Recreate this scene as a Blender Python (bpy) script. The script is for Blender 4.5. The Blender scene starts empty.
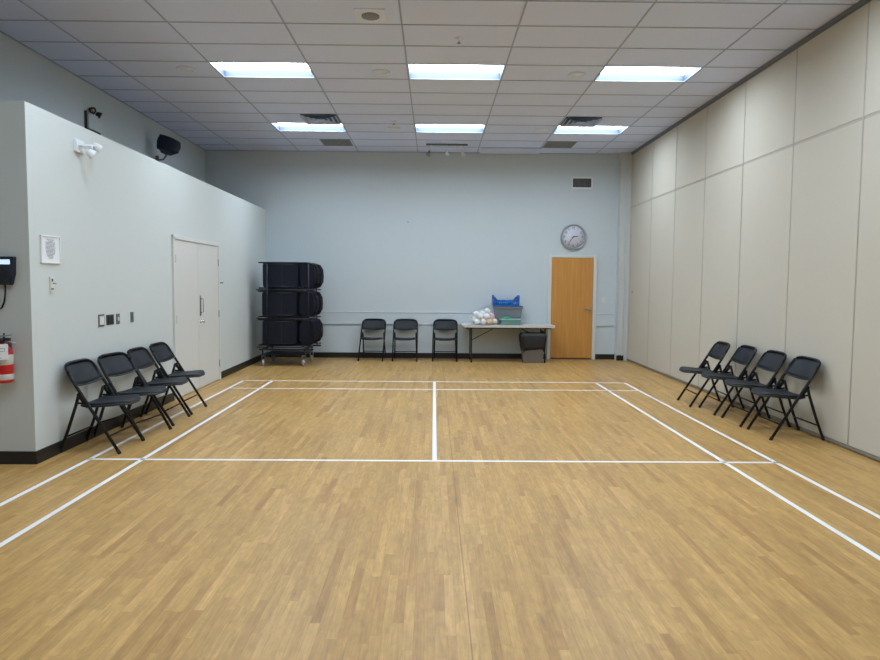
import bpy, bmesh, math, random
from mathutils import Vector, Matrix
R = math.radians
random.seed(7)
scene = bpy.context.scene
col = scene.collection

# ---------------------------------------------------------------- materials
def lin(c):
    return tuple(((v/255)/12.92 if v/255 <= .04045 else ((v/255+.055)/1.055)**2.4) for v in c) + (1,)

def mat(name, rgb, rough=.6, metal=0, noise=0, nscale=40, bump=0, bscale=200, alpha=None, trans=0, spec=.5):
    m = bpy.data.materials.new(name); m.use_nodes = True
    nt = m.node_tree; b = nt.nodes['Principled BSDF']
    b.inputs['Base Color'].default_value = lin(rgb)
    b.inputs['Roughness'].default_value = rough
    b.inputs['Metallic'].default_value = metal
    b.inputs['Specular IOR Level'].default_value = spec
    if trans: b.inputs['Transmission Weight'].default_value = trans
    if alpha is not None: b.inputs['Alpha'].default_value = alpha
    tc = nt.nodes.new('ShaderNodeTexCoord')
    if noise:
        n = nt.nodes.new('ShaderNodeTexNoise'); n.inputs['Scale'].default_value = nscale; n.inputs['Detail'].default_value = 4
        mr = nt.nodes.new('ShaderNodeMapRange'); mr.inputs[3].default_value = 1-noise; mr.inputs[4].default_value = 1+noise
        mx = nt.nodes.new('ShaderNodeVectorMath'); mx.operation = 'SCALE'
        mx.inputs[0].default_value = lin(rgb)[:3]
        nt.links.new(tc.outputs['Object'], n.inputs['Vector']); nt.links.new(n.outputs['Fac'], mr.inputs[0])
        nt.links.new(mr.outputs[0], mx.inputs['Scale']); nt.links.new(mx.outputs[0], b.inputs['Base Color'])
    if bump:
        n2 = nt.nodes.new('ShaderNodeTexNoise'); n2.inputs['Scale'].default_value = bscale
        bp = nt.nodes.new('ShaderNodeBump'); bp.inputs['Strength'].default_value = bump; bp.inputs['Distance'].default_value = .002
        nt.links.new(tc.outputs['Object'], n2.inputs['Vector']); nt.links.new(n2.outputs['Fac'], bp.inputs['Height'])
        nt.links.new(bp.outputs[0], b.inputs['Normal'])
    return m

def emis(name, rgb, strength):
    m = bpy.data.materials.new(name); m.use_nodes = True
    b = m.node_tree.nodes['Principled BSDF']
    b.inputs['Base Color'].default_value = (.8,.8,.8,1)
    b.inputs['Emission Color'].default_value = (*rgb, 1)
    b.inputs['Emission Strength'].default_value = strength
    return m

def floor_material():
    m = bpy.data.materials.new('maple_strip_floor'); m.use_nodes = True
    nt = m.node_tree; N = nt.nodes; L = nt.links; b = N['Principled BSDF']
    def math_(op, a, c=None, d=None):
        n = N.new('ShaderNodeMath'); n.operation = op
        for i, v in enumerate((a, c, d)):
            if v is None: continue
            if isinstance(v, (int, float)): n.inputs[i].default_value = v
            else: L.new(v, n.inputs[i])
        return n.outputs[0]
    tc = N.new('ShaderNodeTexCoord'); sp = N.new('ShaderNodeSeparateXYZ'); L.new(tc.outputs['Object'], sp.inputs[0])
    W = .048
    u = math_('DIVIDE', sp.outputs['X'], W); iu = math_('FLOOR', u); fu = math_('FRACT', u)
    wn = N.new('ShaderNodeTexWhiteNoise'); wn.noise_dimensions = '1D'; L.new(iu, wn.inputs['W'])
    off = math_('MULTIPLY', wn.outputs['Value'], 9.7)
    wn1 = N.new('ShaderNodeTexWhiteNoise'); wn1.noise_dimensions = '1D'; L.new(math_('ADD', iu, 313.3), wn1.inputs['W'])
    ln = math_('MULTIPLY_ADD', wn1.outputs['Value'], .5, .38)
    v = math_('DIVIDE', math_('ADD', sp.outputs['Y'], off), ln); iv = math_('FLOOR', v); fv = math_('FRACT', v)
    cb = N.new('ShaderNodeCombineXYZ'); L.new(iu, cb.inputs[0]); L.new(iv, cb.inputs[1])
    w2 = N.new('ShaderNodeTexWhiteNoise'); w2.noise_dimensions = '3D'; L.new(cb.outputs[0], w2.inputs['Vector'])
    ramp = N.new('ShaderNodeValToRGB'); e = ramp.color_ramp.elements
    e[0].position = 0; e[0].color = lin((170,128,72)); e[1].position = 1; e[1].color = lin((204,161,100))
    for p, c in ((.08,(179,138,80)),(.3,(185,145,85)),(.6,(190,150,88)),(.9,(195,154,91))):
        k = e.new(p); k.color = lin(c)
    L.new(w2.outputs['Value'], ramp.inputs[0])
    # grain stretched along the boards
    mp = N.new('ShaderNodeMapping'); mp.inputs['Scale'].default_value = (55, 3, 1)
    va = N.new('ShaderNodeVectorMath'); va.operation = 'ADD'; L.new(tc.outputs['Object'], va.inputs[0])
    vs = N.new('ShaderNodeVectorMath'); vs.operation = 'SCALE'; L.new(w2.outputs['Color'], vs.inputs[0]); vs.inputs['Scale'].default_value = 7
    L.new(vs.outputs[0], va.inputs[1]); L.new(va.outputs[0], mp.inputs[0])
    gn = N.new('ShaderNodeTexNoise'); gn.inputs['Scale'].default_value = 1; gn.inputs['Detail'].default_value = 6; gn.inputs['Distortion'].default_value = 1.2
    L.new(mp.outputs[0], gn.inputs['Vector'])
    g = N.new('ShaderNodeMapRange'); g.inputs[1].default_value = .25; g.inputs[2].default_value = .75; g.inputs[3].default_value = .80; g.inputs[4].default_value = 1.15
    L.new(gn.outputs['Fac'], g.inputs[0])
    # short mottled figure across the grain
    mp2 = N.new('ShaderNodeMapping'); mp2.inputs['Scale'].default_value = (22, 9, 1); L.new(va.outputs[0], mp2.inputs[0])
    fg = N.new('ShaderNodeTexNoise'); fg.inputs['Scale'].default_value = 1; fg.inputs['Detail'].default_value = 4; fg.inputs['Distortion'].default_value = .8; L.new(mp2.outputs[0], fg.inputs['Vector'])
    fr = N.new('ShaderNodeMapRange'); fr.inputs[1].default_value = .3; fr.inputs[2].default_value = .7; fr.inputs[3].default_value = .88; fr.inputs[4].default_value = 1.10
    L.new(fg.outputs['Fac'], fr.inputs[0])
    # worn patches
    bn = N.new('ShaderNodeTexNoise'); bn.inputs['Scale'].default_value = 1.1; bn.inputs['Detail'].default_value = 5; L.new(tc.outputs['Object'], bn.inputs['Vector'])
    bg = N.new('ShaderNodeMapRange'); bg.inputs[1].default_value = .3; bg.inputs[2].default_value = .7; bg.inputs[3].default_value = .92; bg.inputs[4].default_value = 1.06
    L.new(bn.outputs['Fac'], bg.inputs[0])
    # seams between boards and the one wide seam
    du = math_('MINIMUM', fu, math_('SUBTRACT', 1, fu)); dv = math_('MULTIPLY', math_('MINIMUM', fv, math_('SUBTRACT', 1, fv)), ln)
    su = math_('LESS_THAN', du, .018); sv = math_('LESS_THAN', dv, .0012)
    seam = math_('MAXIMUM', su, sv)
    big = math_('LESS_THAN', math_('ABSOLUTE', math_('SUBTRACT', sp.outputs['X'], .158)), .0028)
    s = math_('MULTIPLY', math_('SUBTRACT', 1, math_('MULTIPLY', seam, .16)), math_('SUBTRACT', 1, math_('MULTIPLY', big, .45)))
    k = math_('MULTIPLY', math_('MULTIPLY', math_('MULTIPLY', g.outputs[0], fr.outputs[0]), bg.outputs[0]), s)
    sc = N.new('ShaderNodeVectorMath'); sc.operation = 'SCALE'; L.new(ramp.outputs[0], sc.inputs[0]); L.new(k, sc.inputs['Scale'])
    L.new(sc.outputs[0], b.inputs['Base Color'])
    rr = N.new('ShaderNodeMapRange'); rr.inputs[3].default_value = .30; rr.inputs[4].default_value = .46; L.new(bn.outputs['Fac'], rr.inputs[0])
    L.new(rr.outputs[0], b.inputs['Roughness'])
    b.inputs['Specular IOR Level'].default_value = .4
    return m

def wood_door_material():
    m = bpy.data.materials.new('maple_veneer'); m.use_nodes = True
    nt = m.node_tree; N = nt.nodes; L = nt.links; b = N['Principled BSDF']
    tc = N.new('ShaderNodeTexCoord'); mp = N.new('ShaderNodeMapping'); mp.inputs['Scale'].default_value = (14, 14, .8)
    n = N.new('ShaderNodeTexNoise'); n.inputs['Scale'].default_value = 1.5; n.inputs['Detail'].default_value = 6
    r = N.new('ShaderNodeValToRGB'); r.color_ramp.elements[0].position = .3; r.color_ramp.elements[0].color = lin((190,132,62))
    r.color_ramp.elements[1].position = .7; r.color_ramp.elements[1].color = lin((208,150,76))
    L.new(tc.outputs['Object'], mp.inputs[0]); L.new(mp.outputs[0], n.inputs['Vector']); L.new(n.outputs['Fac'], r.inputs[0]); L.new(r.outputs[0], b.inputs['Base Color'])
    b.inputs['Roughness'].default_value = .4
    return m

def tile_material():
    m = mat('ceiling_tile', (212,224,254), .92, noise=.03, nscale=1.5, bump=.4, bscale=350)
    return m

def perforated_material(name, rgb, scale=95):
    # woven / perforated plastic: a fine grid of dark pits
    m = bpy.data.materials.new(name); m.use_nodes = True
    nt = m.node_tree; N = nt.nodes; L = nt.links; b = N['Principled BSDF']
    tc = N.new('ShaderNodeTexCoord'); vo = N.new('ShaderNodeTexVoronoi'); vo.inputs['Scale'].default_value = scale; vo.inputs['Randomness'].default_value = 0
    cr = N.new('ShaderNodeValToRGB'); cr.color_ramp.elements[0].position = .18; cr.color_ramp.elements[1].position = .3
    cr.color_ramp.elements[0].color = lin(tuple(int(c*.35) for c in rgb)); cr.color_ramp.elements[1].color = lin(rgb)
    L.new(tc.outputs['Object'], vo.inputs['Vector']); L.new(vo.outputs['Distance'], cr.inputs[0]); L.new(cr.outputs[0], b.inputs['Base Color'])
    b.inputs['Roughness'].default_value = .5; b.inputs['Specular IOR Level'].default_value = .3
    return m

M = dict(
    floor=floor_material(), door_wood=wood_door_material(), tile=tile_material(),
    grid=mat('ceiling_grid_bar', (160,172,200), .6),
    paint=mat('wall_paint', (198,208,212), .75, noise=.015, nscale=2.5, bump=.15, bscale=400),
    closet=mat('closet_paint', (204,210,208), .7, noise=.012, nscale=2.5, bump=.15, bscale=400),
    door_paint=mat('door_paint', (212,212,207), .5),
    trim=mat('trim_paint', (206,210,208), .5),
    vinyl=mat('black_vinyl_base', (20,20,23), .45),
    panel=mat('partition_fabric', (199,193,178), .85, noise=.02, nscale=60, bump=.5, bscale=500),
    seal=mat('partition_seal', (176,168,156), .6),
    seal_dark=mat('dark_seal', (132,126,116), .6),
    alu=mat('aluminium', (190,190,190), .35, .8),
    track=mat('track_grey', (120,122,128), .5, .3),
    line=mat('court_line_paint', (235,236,236), .5),
    strip=mat('partition_edge', (186,180,168), .5), reflector=mat('lamp_reflector', (60,70,84), .5), white=mat('white_enamel', (225,228,230), .4),
    lens=emis('lamp_lens', (.79,.925,1.07), 24.5), lamp_frame=mat('lamp_frame', (120,128,140), .5),
    black_metal=mat('black_powder_coat', (15,15,16), .5, spec=.3),
    chair=perforated_material('charcoal_perforated_plastic', (31,35,41)),
    chair_rim=mat('charcoal_plastic', (26,29,33), .5),
    rubber=mat('black_rubber', (16,16,17), .7),
    navy=perforated_material('navy_perforated_plastic', (9,17,34), 60),
    navy_plain=mat('navy_plastic', (9,16,32), .6, spec=.25),
    dark_metal=mat('dark_frame_metal', (26,30,38), .4, .2),
    wheel=mat('grey_wheel', (150,152,154), .5), steel=mat('steel', (150,152,154), .35, .9),
    table=mat('speckled_table_plastic', (196,194,188), .5, noise=.06, nscale=180),
    table_leg=mat('table_leg_metal', (52,48,46), .45, .2),
    bin=mat('grey_bin_plastic', (108,101,94), .75), bag=mat('black_bag_film', (32,33,36), .6, bump=1, bscale=30),
    tote=mat('grey_tote_plastic', (120,126,134), .5), tote_lid=mat('tote_lid', (62,72,92), .5),
    blue=mat('blue_basket_plastic', (0,92,176), .4), cyan=mat('light_blue_cloth', (70,150,215), .8, noise=.35, nscale=25),
    green=mat('green_cloth', (30,160,110), .8, noise=.2, nscale=30),
    teal=mat('teal_clear_plastic', (130,180,176), .3, alpha=.5), clear_lid=mat('clear_lid_plastic', (190,215,215), .3, alpha=.75),
    film=mat('clear_bag_film', (240,240,242), .25, alpha=.18, bump=1, bscale=22),
    chrome=mat('chrome', (205,207,210), .2, 1), clock_rim=mat('brushed_silver_rim', (170,174,180), .3, .7),
    clock_face=mat('clock_face', (214,216,228), .5), ink=mat('black_ink', (28,28,34), .5), grey_ink=mat('grey_ink', (120,122,140), .6),
    grille=mat('grey_grille', (132,136,140), .55), slot=mat('dark_slot', (42,46,52), .7), diff_blue=mat('diffuser_metal', (170,186,216), .5, 0),
    speaker=mat('dark_speaker_shell', (18,30,50), .45), speaker_grille=perforated_material('speaker_grille_cloth', (26,38,54), 80),
    beige=mat('aged_white_plastic', (196,194,186), .5), lamp_glass=mat('lamp_glass', (196,188,160), .25),
    ceil_white=mat('ceiling_white', (220,228,246), .5),
    paper=mat('paper', (232,234,236), .7), phone=mat('phone_dark_plastic', (18,26,44), .4),
    lcd=emis('phone_screen', (.45,.68,.9), .9), red=mat('extinguisher_red', (190,28,34), .3), plate_grey=mat('grey_cover_plate', (96,98,98), .5),
    plate_black=mat('black_cover_plate', (38,38,38), .4), plate_white=mat('white_cover_plate', (216,216,210), .5),
)

def ball_material(name, base, patch):
    m = bpy.data.materials.new(name); m.use_nodes = True
    nt = m.node_tree; N = nt.nodes; L = nt.links; b = N['Principled BSDF']
    tc = N.new('ShaderNodeTexCoord'); vo = N.new('ShaderNodeTexVoronoi'); vo.inputs['Scale'].default_value = 14
    cr = N.new('ShaderNodeValToRGB'); cr.color_ramp.elements[0].position = .22; cr.color_ramp.elements[1].position = .27
    cr.color_ramp.elements[0].color = lin(patch); cr.color_ramp.elements[1].color = lin(base)
    L.new(tc.outputs['Object'], vo.inputs['Vector']); L.new(vo.outputs['Distance'], cr.inputs[0]); L.new(cr.outputs[0], b.inputs['Base Color'])
    b.inputs['Roughness'].default_value = .4
    return m
BALLS = {'white': ball_material('white_ball', (236,234,230), (150,145,158)), 'tan': ball_material('tan_ball', (226,186,142), (200,150,110)),
         'pink': ball_material('pink_ball', (226,176,190), (190,90,120)), 'cream': ball_material('cream_ball', (232,224,190), (150,175,120)),
         'plain': mat('plain_white_ball', (240,240,238), .4)}

# ---------------------------------------------------------------- mesh helpers
class MB:
    def __init__(s): s.bm = bmesh.new()
    def _add(s, verts, faces, smooth=False):
        vs = [s.bm.verts.new(v) for v in verts]
        for f in faces:
            try:
                fc = s.bm.faces.new([vs[i] for i in f]); fc.smooth = smooth
            except ValueError: pass
        return vs
    def box(s, x0, x1, y0, y1, z0, z1, bev=0):
        v = [(x,y,z) for x in (x0,x1) for y in (y0,y1) for z in (z0,z1)]
        f = [(0,1,3,2),(4,6,7,5),(0,4,5,1),(2,3,7,6),(0,2,6,4),(1,5,7,3)]
        vs = s._add(v, f)
        if bev:
            es = list({e for q in vs for e in q.link_edges})
            bmesh.ops.bevel(s.bm, geom=es, offset=bev, segments=2, affect='EDGES', profile=.5)
        return s
    def frustum(s, b, t, z0, z1):      # b, t = (x0,x1,y0,y1)
        v = [(b[0],b[2],z0),(b[1],b[2],z0),(b[1],b[3],z0),(b[0],b[3],z0),(t[0],t[2],z1),(t[1],t[2],z1),(t[1],t[3],z1),(t[0],t[3],z1)]
        s._add(v, [(3,2,1,0),(4,5,6,7),(0,1,5,4),(1,2,6,5),(2,3,7,6),(3,0,4,7)]); return s
    def quad(s, a, b, c, d): s._add([a,b,c,d], [(0,1,2,3)]); return s
    def prism(s, poly, y0, y1):        # poly of (x,z), extruded along y
        n = len(poly)
        s._add([(x,y0,z) for x,z in poly]+[(x,y1,z) for x,z in poly],
               [tuple(range(n)), tuple(range(2*n-1, n-1, -1))] + [(i, i+n, (i+1)%n+n, (i+1)%n) for i in range(n)])
        return s
    def prism_z(s, poly, z0, z1):
        n = len(poly)
        s._add([(x,y,z0) for x,y in poly]+[(x,y,z1) for x,y in poly],
               [tuple(range(n-1,-1,-1)), tuple(range(n, 2*n))] + [(i, (i+1)%n, (i+1)%n+n, i+n) for i in range(n)])
        return s
    def tube(s, pts, r, seg=8, closed=False, flat=1):
        pts = [Vector(p) for p in pts]; n = len(pts); rings = []
        for i, p in enumerate(pts):
            if closed: t = pts[(i+1)%n]-pts[i-1]
            else: t = pts[min(i+1,n-1)]-pts[max(i-1,0)]
            t.normalize()
            ref = Vector((1,0,0)) if abs(t.x) < .8 else Vector((0,0,1))
            a = t.cross(ref).normalized(); b = t.cross(a).normalized()
            rings.append([s.bm.verts.new(p + a*math.cos(2*math.pi*k/seg)*r*flat + b*math.sin(2*math.pi*k/seg)*r) for k in range(seg)])
        m = n if closed else n-1
        for i in range(m):
            A, B = rings[i], rings[(i+1)%n]
            for k in range(seg):
                f = s.bm.faces.new((A[k], A[(k+1)%seg], B[(k+1)%seg], B[k])); f.smooth = True
        if not closed:
            s.bm.faces.new(rings[0][::-1]); s.bm.faces.new(rings[-1])
        return s
    def lathe(s, prof, o=(0,0,0), axis='z', seg=24):   # prof: (r, h)
        rings = []
        for r, h in prof:
            ring = []
            for k in range(seg):
                a = 2*math.pi*k/seg; c, d = r*math.cos(a), r*math.sin(a)
                v = {'z': (c,d,h), 'y': (c,h,d), 'x': (h,c,d)}[axis]
                ring.append(s.bm.verts.new((v[0]+o[0], v[1]+o[1], v[2]+o[2])))
            rings.append(ring)
        for A, B in zip(rings, rings[1:]):
            for k in range(seg):
                f = s.bm.faces.new((A[k], A[(k+1)%seg], B[(k+1)%seg], B[k])); f.smooth = True
        if prof[0][0] > 0: s.bm.faces.new(rings[0][::-1])
        if prof[-1][0] > 0: s.bm.faces.new(rings[-1])
        return s
    def sphere(s, c, r, sc=(1,1,1), u=20, v=12):
        m = Matrix.Translation(c) @ Matrix.Diagonal((r*sc[0], r*sc[1], r*sc[2], 1))
        g = bmesh.ops.create_uvsphere(s.bm, u_segments=u, v_segments=v, radius=1, matrix=m)
        for q in g['verts']:
            for f in q.link_faces: f.smooth = True
        return s
    def sheet(s, fn, nu, nv, th):      # fn(u,v)->point, thickened along -normal
        P = [[Vector(fn(i/nu, j/nv)) for j in range(nv+1)] for i in range(nu+1)]
        def nrm(i, j):
            a = P[min(i+1,nu)][j]-P[max(i-1,0)][j]; b = P[i][min(j+1,nv)]-P[i][max(j-1,0)]
            c = a.cross(b); return c.normalized() if c.length > 1e-9 else Vector((0,0,1))
        T = [[s.bm.verts.new(P[i][j]) for j in range(nv+1)] for i in range(nu+1)]
        B = [[s.bm.verts.new(P[i][j]-nrm(i,j)*th) for j in range(nv+1)] for i in range(nu+1)]
        def F(*q):
            f = s.bm.faces.new(q); f.smooth = True
        for i in range(nu):
            for j in range(nv):
                F(T[i][j],T[i+1][j],T[i+1][j+1],T[i][j+1]); F(B[i][j],B[i][j+1],B[i+1][j+1],B[i+1][j])
        for i in range(nu): F(T[i][0],B[i][0],B[i+1][0],T[i+1][0]); F(T[i][nv],T[i+1][nv],B[i+1][nv],B[i][nv])
        for j in range(nv): F(T[0][j],T[0][j+1],B[0][j+1],B[0][j]); F(T[nu][j],B[nu][j],B[nu][j+1],T[nu][j+1])
        return s
    def xf(s, m): bmesh.ops.transform(s.bm, matrix=m, verts=s.bm.verts[:]); return s
    def build(s, name, m, parent=None):
        bmesh.ops.recalc_face_normals(s.bm, faces=s.bm.faces[:])
        me = bpy.data.meshes.new(name); s.bm.to_mesh(me); s.bm.free()
        me.materials.append(m)
        o = bpy.data.objects.new(name, me); col.objects.link(o)
        if parent: o.parent = parent
        return o

def tag(o, label, cat, group=None):
    o['label'] = label; o['category'] = cat
    if group: o['group'] = group
    return o
def thing(name, label, cat, loc=(0,0,0), rz=0, group=None):
    o = bpy.data.objects.new(name, None); col.objects.link(o); o.empty_display_size = .1
    o.location = loc; o.rotation_euler = (0,0,rz)
    return tag(o, label, cat, group)
def struct(o): o['kind'] = 'structure'; return o
def kids(o): return [c for c in bpy.data.objects if c.parent == o]
def copy_tree(o, parent=None):
    c = o.copy(); col.objects.link(c); c.parent = parent
    for ch in kids(o): copy_tree(ch, c)
    return c
def text_mb(mb, body, size, o, axis_m=None):
    cu = bpy.data.curves.new('glyphs', 'FONT'); cu.body = body; cu.size = size; cu.extrude = .0008
    cu.align_x = 'CENTER'; cu.align_y = 'CENTER'
    ob = bpy.data.objects.new('glyphs', cu); col.objects.link(ob)
    bpy.context.view_layer.update()
    dg = bpy.context.evaluated_depsgraph_get(); me = bpy.data.meshes.new_from_object(ob.evaluated_get(dg))
    me.transform(Matrix.Translation(o) @ (axis_m or Matrix.Rotation(R(90), 4, 'X')))
    mb.bm.from_mesh(me); bpy.data.objects.remove(ob); bpy.data.curves.remove(cu); bpy.data.meshes.remove(me)

# ---------------------------------------------------------------- room shell
YB, XR, XL, ZC, YF = 13.6, 3.97, -4.71, 4.24, -3.2      # back wall, folding wall, far left wall, ceiling, wall behind the viewer
CA, CB = (-3.40, 5.53), (-3.48, YB)                       # closet face line
CH = 3.04
TH = math.atan2(CB[0]-CA[0], CB[1]-CA[1])                 # its slight skew
def cx(y): return CA[0] + (CB[0]-CA[0])*(y-CA[1])/(CB[1]-CA[1])

fl = struct(MB().box(XL-.2, XR+.3, YF-.2, YB+.2, -.12, 0).build('floor', M['floor']))
# court lines, 40 mm
S = 5.6645; LW = .02
def court_line(x0, x1, y0, y1):
    MB().box(x0, x1, y0, y1, -.001, .0012).build('court_line', M['line'], fl)
yb = S + 4.68
for x in (-3.03, -2.57, 2.57, 3.03): court_line(x-LW, x+LW, S-7.0, yb+LW)
court_line(-LW, LW, S+.03, yb)
for y in (S+.03, S+3.92, yb): court_line(-3.05, 3.05, y-LW, y+LW)
court_line(-3.05, 3.05, S-3.98-LW, S-3.98+LW); court_line(-LW, LW, S-7.0, S-3.98)

struct(MB().box(XL-.2, XR+.3, YB, YB+.15, 0, ZC+.3).build('wall_back', M['paint']))
struct(MB().box(XL-.15, XL, YF, YB, 0, ZC+.3).build('wall_left', M['paint']))
struct(MB().box(XL-.2, XR+.3, YF-.15, YF, 0, ZC+.3).build('wall_front', M['paint']))
w = MB(); w.prism_z([(XL,CA[1]), CA, CB, (XL,YB)], 0, CH)
cw = struct(w.build('wall_closet', M['closet']))
MB().prism_z([(XL+.01,CA[1]+.05), (CA[0]-.05,CA[1]+.05), (CB[0]-.05,CB[1]), (XL+.01,YB)], CH-.001, CH+.004).build('bounce_cut_sheet', mat('bounce_cut_dark', (104,98,90), .9), cw)  # unseen dark sheet added to cut light bouncing onto the far left wall

# ceiling with holes where the lamps are
COLS = [XL, -4.006, -2.79, -1.584, -.368, .844, 2.06, 3.276, XR+.3]
ROW = lambda k: 6.974 + .6083*k
ks = list(range(-17, 11))
rows = [YF] + [ROW(k) for k in ks if YF < ROW(k) < YB] + [YB]
LAMP_K = [2, 7, -3, -8]; LAMP_C = [2, 4, 6]
holes = [(COLS[c], COLS[c+1], ROW(k), ROW(k+1)) for k in LAMP_K for c in LAMP_C]
cm = MB()
for j in range(len(rows)-1):
    for i in range(len(COLS)-1):
        mx, my = (COLS[i]+COLS[i+1])/2, (rows[j]+rows[j+1])/2
        if any(h[0] < mx < h[1] and h[2] < my < h[3] for h in holes): continue
        cm.quad((COLS[i],rows[j],ZC), (COLS[i],rows[j+1],ZC), (COLS[i+1],rows[j+1],ZC), (COLS[i+1],rows[j],ZC))
ceil = struct(cm.build('ceiling', M['tile']))
gb = MB()
for x in COLS[1:-1]: gb.box(x-.009, x+.009, YF, YB, ZC-.005, ZC+.004)
for y in rows[1:-1]: gb.box(XL, XR, y-.009, y+.009, ZC-.0055, ZC+.003)
gb.build('grid_bars', M['grid'], ceil)
MB().box(XL-.2, XR+.3, YF-.2, YB+.2, ZC+.32, ZC+.4).build('slab', M['paint'], ceil)
# wall angle round the ceiling
struct(MB().box(XL, XL+.02, YF, YB, ZC-.012, ZC-.001).box(XL, XR, YB-.02, YB, ZC-.012, ZC-.001).build('trim_1', M['grid']))

# folding partition on the right
PY = [6.17 + 1.19*k for k in range(-8, 7)]           # seams between leaves
PY = [YF] + [y for y in PY if y > YF] + [13.40]
wr = struct(MB().box(XR+.05, XR+.12, YF, YB, 0, ZC+.3).build('wall_right', M['seal']))
for y0, y1 in zip(PY, PY[1:]):
    MB().box(XR, XR+.05, y0+.008, y1-.008, 3.145, 4.18, .003).build('panel', M['panel'], wr)
    MB().box(XR, XR+.05, y0+.008, y1-.008, .045, 3.115, .003).build('panel', M['panel'], wr)
se = MB()
for y in PY[1:]:
    se.box(XR-.003, XR+.05, y-.008, y-.002, .045, 4.18)
    se.box(XR-.003, XR+.05, y+.002, y+.008, .045, 4.18)
se.build('edge_strips', M['strip'], wr)
MB().box(XR+.004, XR+.05, YF, 13.40, 3.116, 3.144).build('joint_strip', M['seal'], wr)
MB().box(XR-.003, XR+.05, YF, 13.40, .012, .042).build('floor_seal', M['seal_dark'], wr)
struct(MB().box(XR-.018, XR+.06, YF, 13.45, 4.19, 4.236).box(XR-.006, XR+.06, YF, 13.45, 4.178, 4.192).build('trim_2', M['track']))
MB().lathe([(.012,0),(.012,.02)], (XR-.02, 13.12, 1.42), 'x', 10).build('latch', M['seal_dark'], wr)
# jamb and painted column in the corner
struct(MB().box(3.905, XR+.05, 13.40, YB, 0, ZC).build('trim_3', M['trim']))
struct(MB().box(3.765, 3.905, 13.42, YB, 0, ZC).box(3.76, 3.775, 13.405, 13.425, .1, ZC).box(3.86, 3.875, 13.395, 13.42, .1, ZC).build('trim_4', M['trim']))
# black vinyl base
struct(MB().box(-3.46, 2.325, YB-.012, YB, 0, .11).box(3.355, 3.765, YB-.012, YB, 0, .11).box(3.755, 3.90, 13.408, 13.42, 0, .11).build('baseboard_back', M['vinyl']))
bl = MB()
for y0, y1 in ((CA[1]-.012, 8.56), (10.45, YB-.013)):
    bl.prism_z([(cx(y0),y0), (cx(y0)+.012,y0), (cx(y1)+.012,y1), (cx(y1),y1)], 0, .11)
struct(bl.build('baseboard_left', M['vinyl']))
struct(MB().box(XL, CA[0], CA[1]-.012, CA[1], 0, .11).build('baseboard_closet', M['vinyl']))
# chair-rail board on the back wall
def rail(n, x0, x1):
    m = MB(); m.box(x0, x1, YB-.014, YB, .715, .95); m.box(x0, x1, YB-.024, YB, .945, .962, .003); m.box(x0, x1, YB-.024, YB, .703, .720, .003)
    struct(m.build(n, M['paint']))
rail('trim_5', -3.45, 2.325); rail('trim_6', 3.355, 3.765)

# wooden door
d1 = struct(MB().box(2.418, 3.272, YB-.03, YB-.004, .012, 2.108, .002).build('door_1', M['door_wood']))
f = MB(); f.box(2.345, 2.412, YB-.045, YB, 0, 2.165, .003); f.box(3.278, 3.352, YB-.045, YB, 0, 2.165, .004); f.box(2.412, 3.278, YB-.044, YB, 2.114, 2.165)
f.build('door_frame', M['door_paint'], d1)
h = MB(); h.lathe([(.03,0),(.03,-.012),(.012,-.014),(.012,-.05)], (3.215,YB-.03,1.05), 'y', 16); h.tube([(3.215,YB-.078,1.05),(3.17,YB-.082,1.05),(3.10,YB-.078,1.047)], .010)
h.build('lever_handle', M['chrome'], d1)
MB().box(2.42, 3.27, YB-.036, YB-.030, .014, .03).build('door_sweep', M['ink'], d1)

# closet double doors on the left, in the closet wall's own frame: local x runs along the wall, -y is outwards
def on_closet(name, label, cat, y, z, group=None):
    return thing(name, label, cat, (cx(y), y, z), math.pi/2 - TH, group)
d2 = MB().box(.065, .905, -.018, .01, .012, 2.112, .002).build('door_2', M['door_paint']); struct(d2)
d3 = MB().box(.911, 1.875-.05, -.018, .01, .012, 2.112, .002).build('door_3', M['door_paint']); struct(d3)
for d in (d2, d3):
    d.location = (cx(8.575), 8.575, 0); d.rotation_euler = (0,0,math.pi/2-TH)
f = MB(); f.box(0, .06, -.03, .004, 0, 2.165, .004); f.box(1.83, 1.885, -.03, .004, 0, 2.165, .004); f.box(0, 1.885, -.03, .004, 2.116, 2.17, .004)
f.build('door_frame', M['door_paint'], d2)
for z in (.27, 1.06, 1.86):
    MB().tube([(.064,-.024,z-.055),(.064,-.024,z+.055)], .009).build('hinge', M['steel'], d2)
    MB().tube([(1.828,-.024,z-.055),(1.828,-.024,z+.055)], .009).build('hinge', M['steel'], d3)
h = MB(); h.box(.975, 1.03, -.022, -.016, 1.06, 1.36, .002); h.tube([(1.003,-.02,1.11),(1.003,-.06,1.12),(1.003,-.06,1.31),(1.003,-.02,1.32)], .008)
h.build('pull_handle', M['steel'], d3)
h = MB(); h.lathe([(.028,0),(.028,-.008),(.012,-.01),(.012,-.03),(.026,-.036),(.026,-.055),(.01,-.062)], (1.0,-.018,.985), 'y', 16); h.build('door_knob', M['chrome'], d3)

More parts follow.
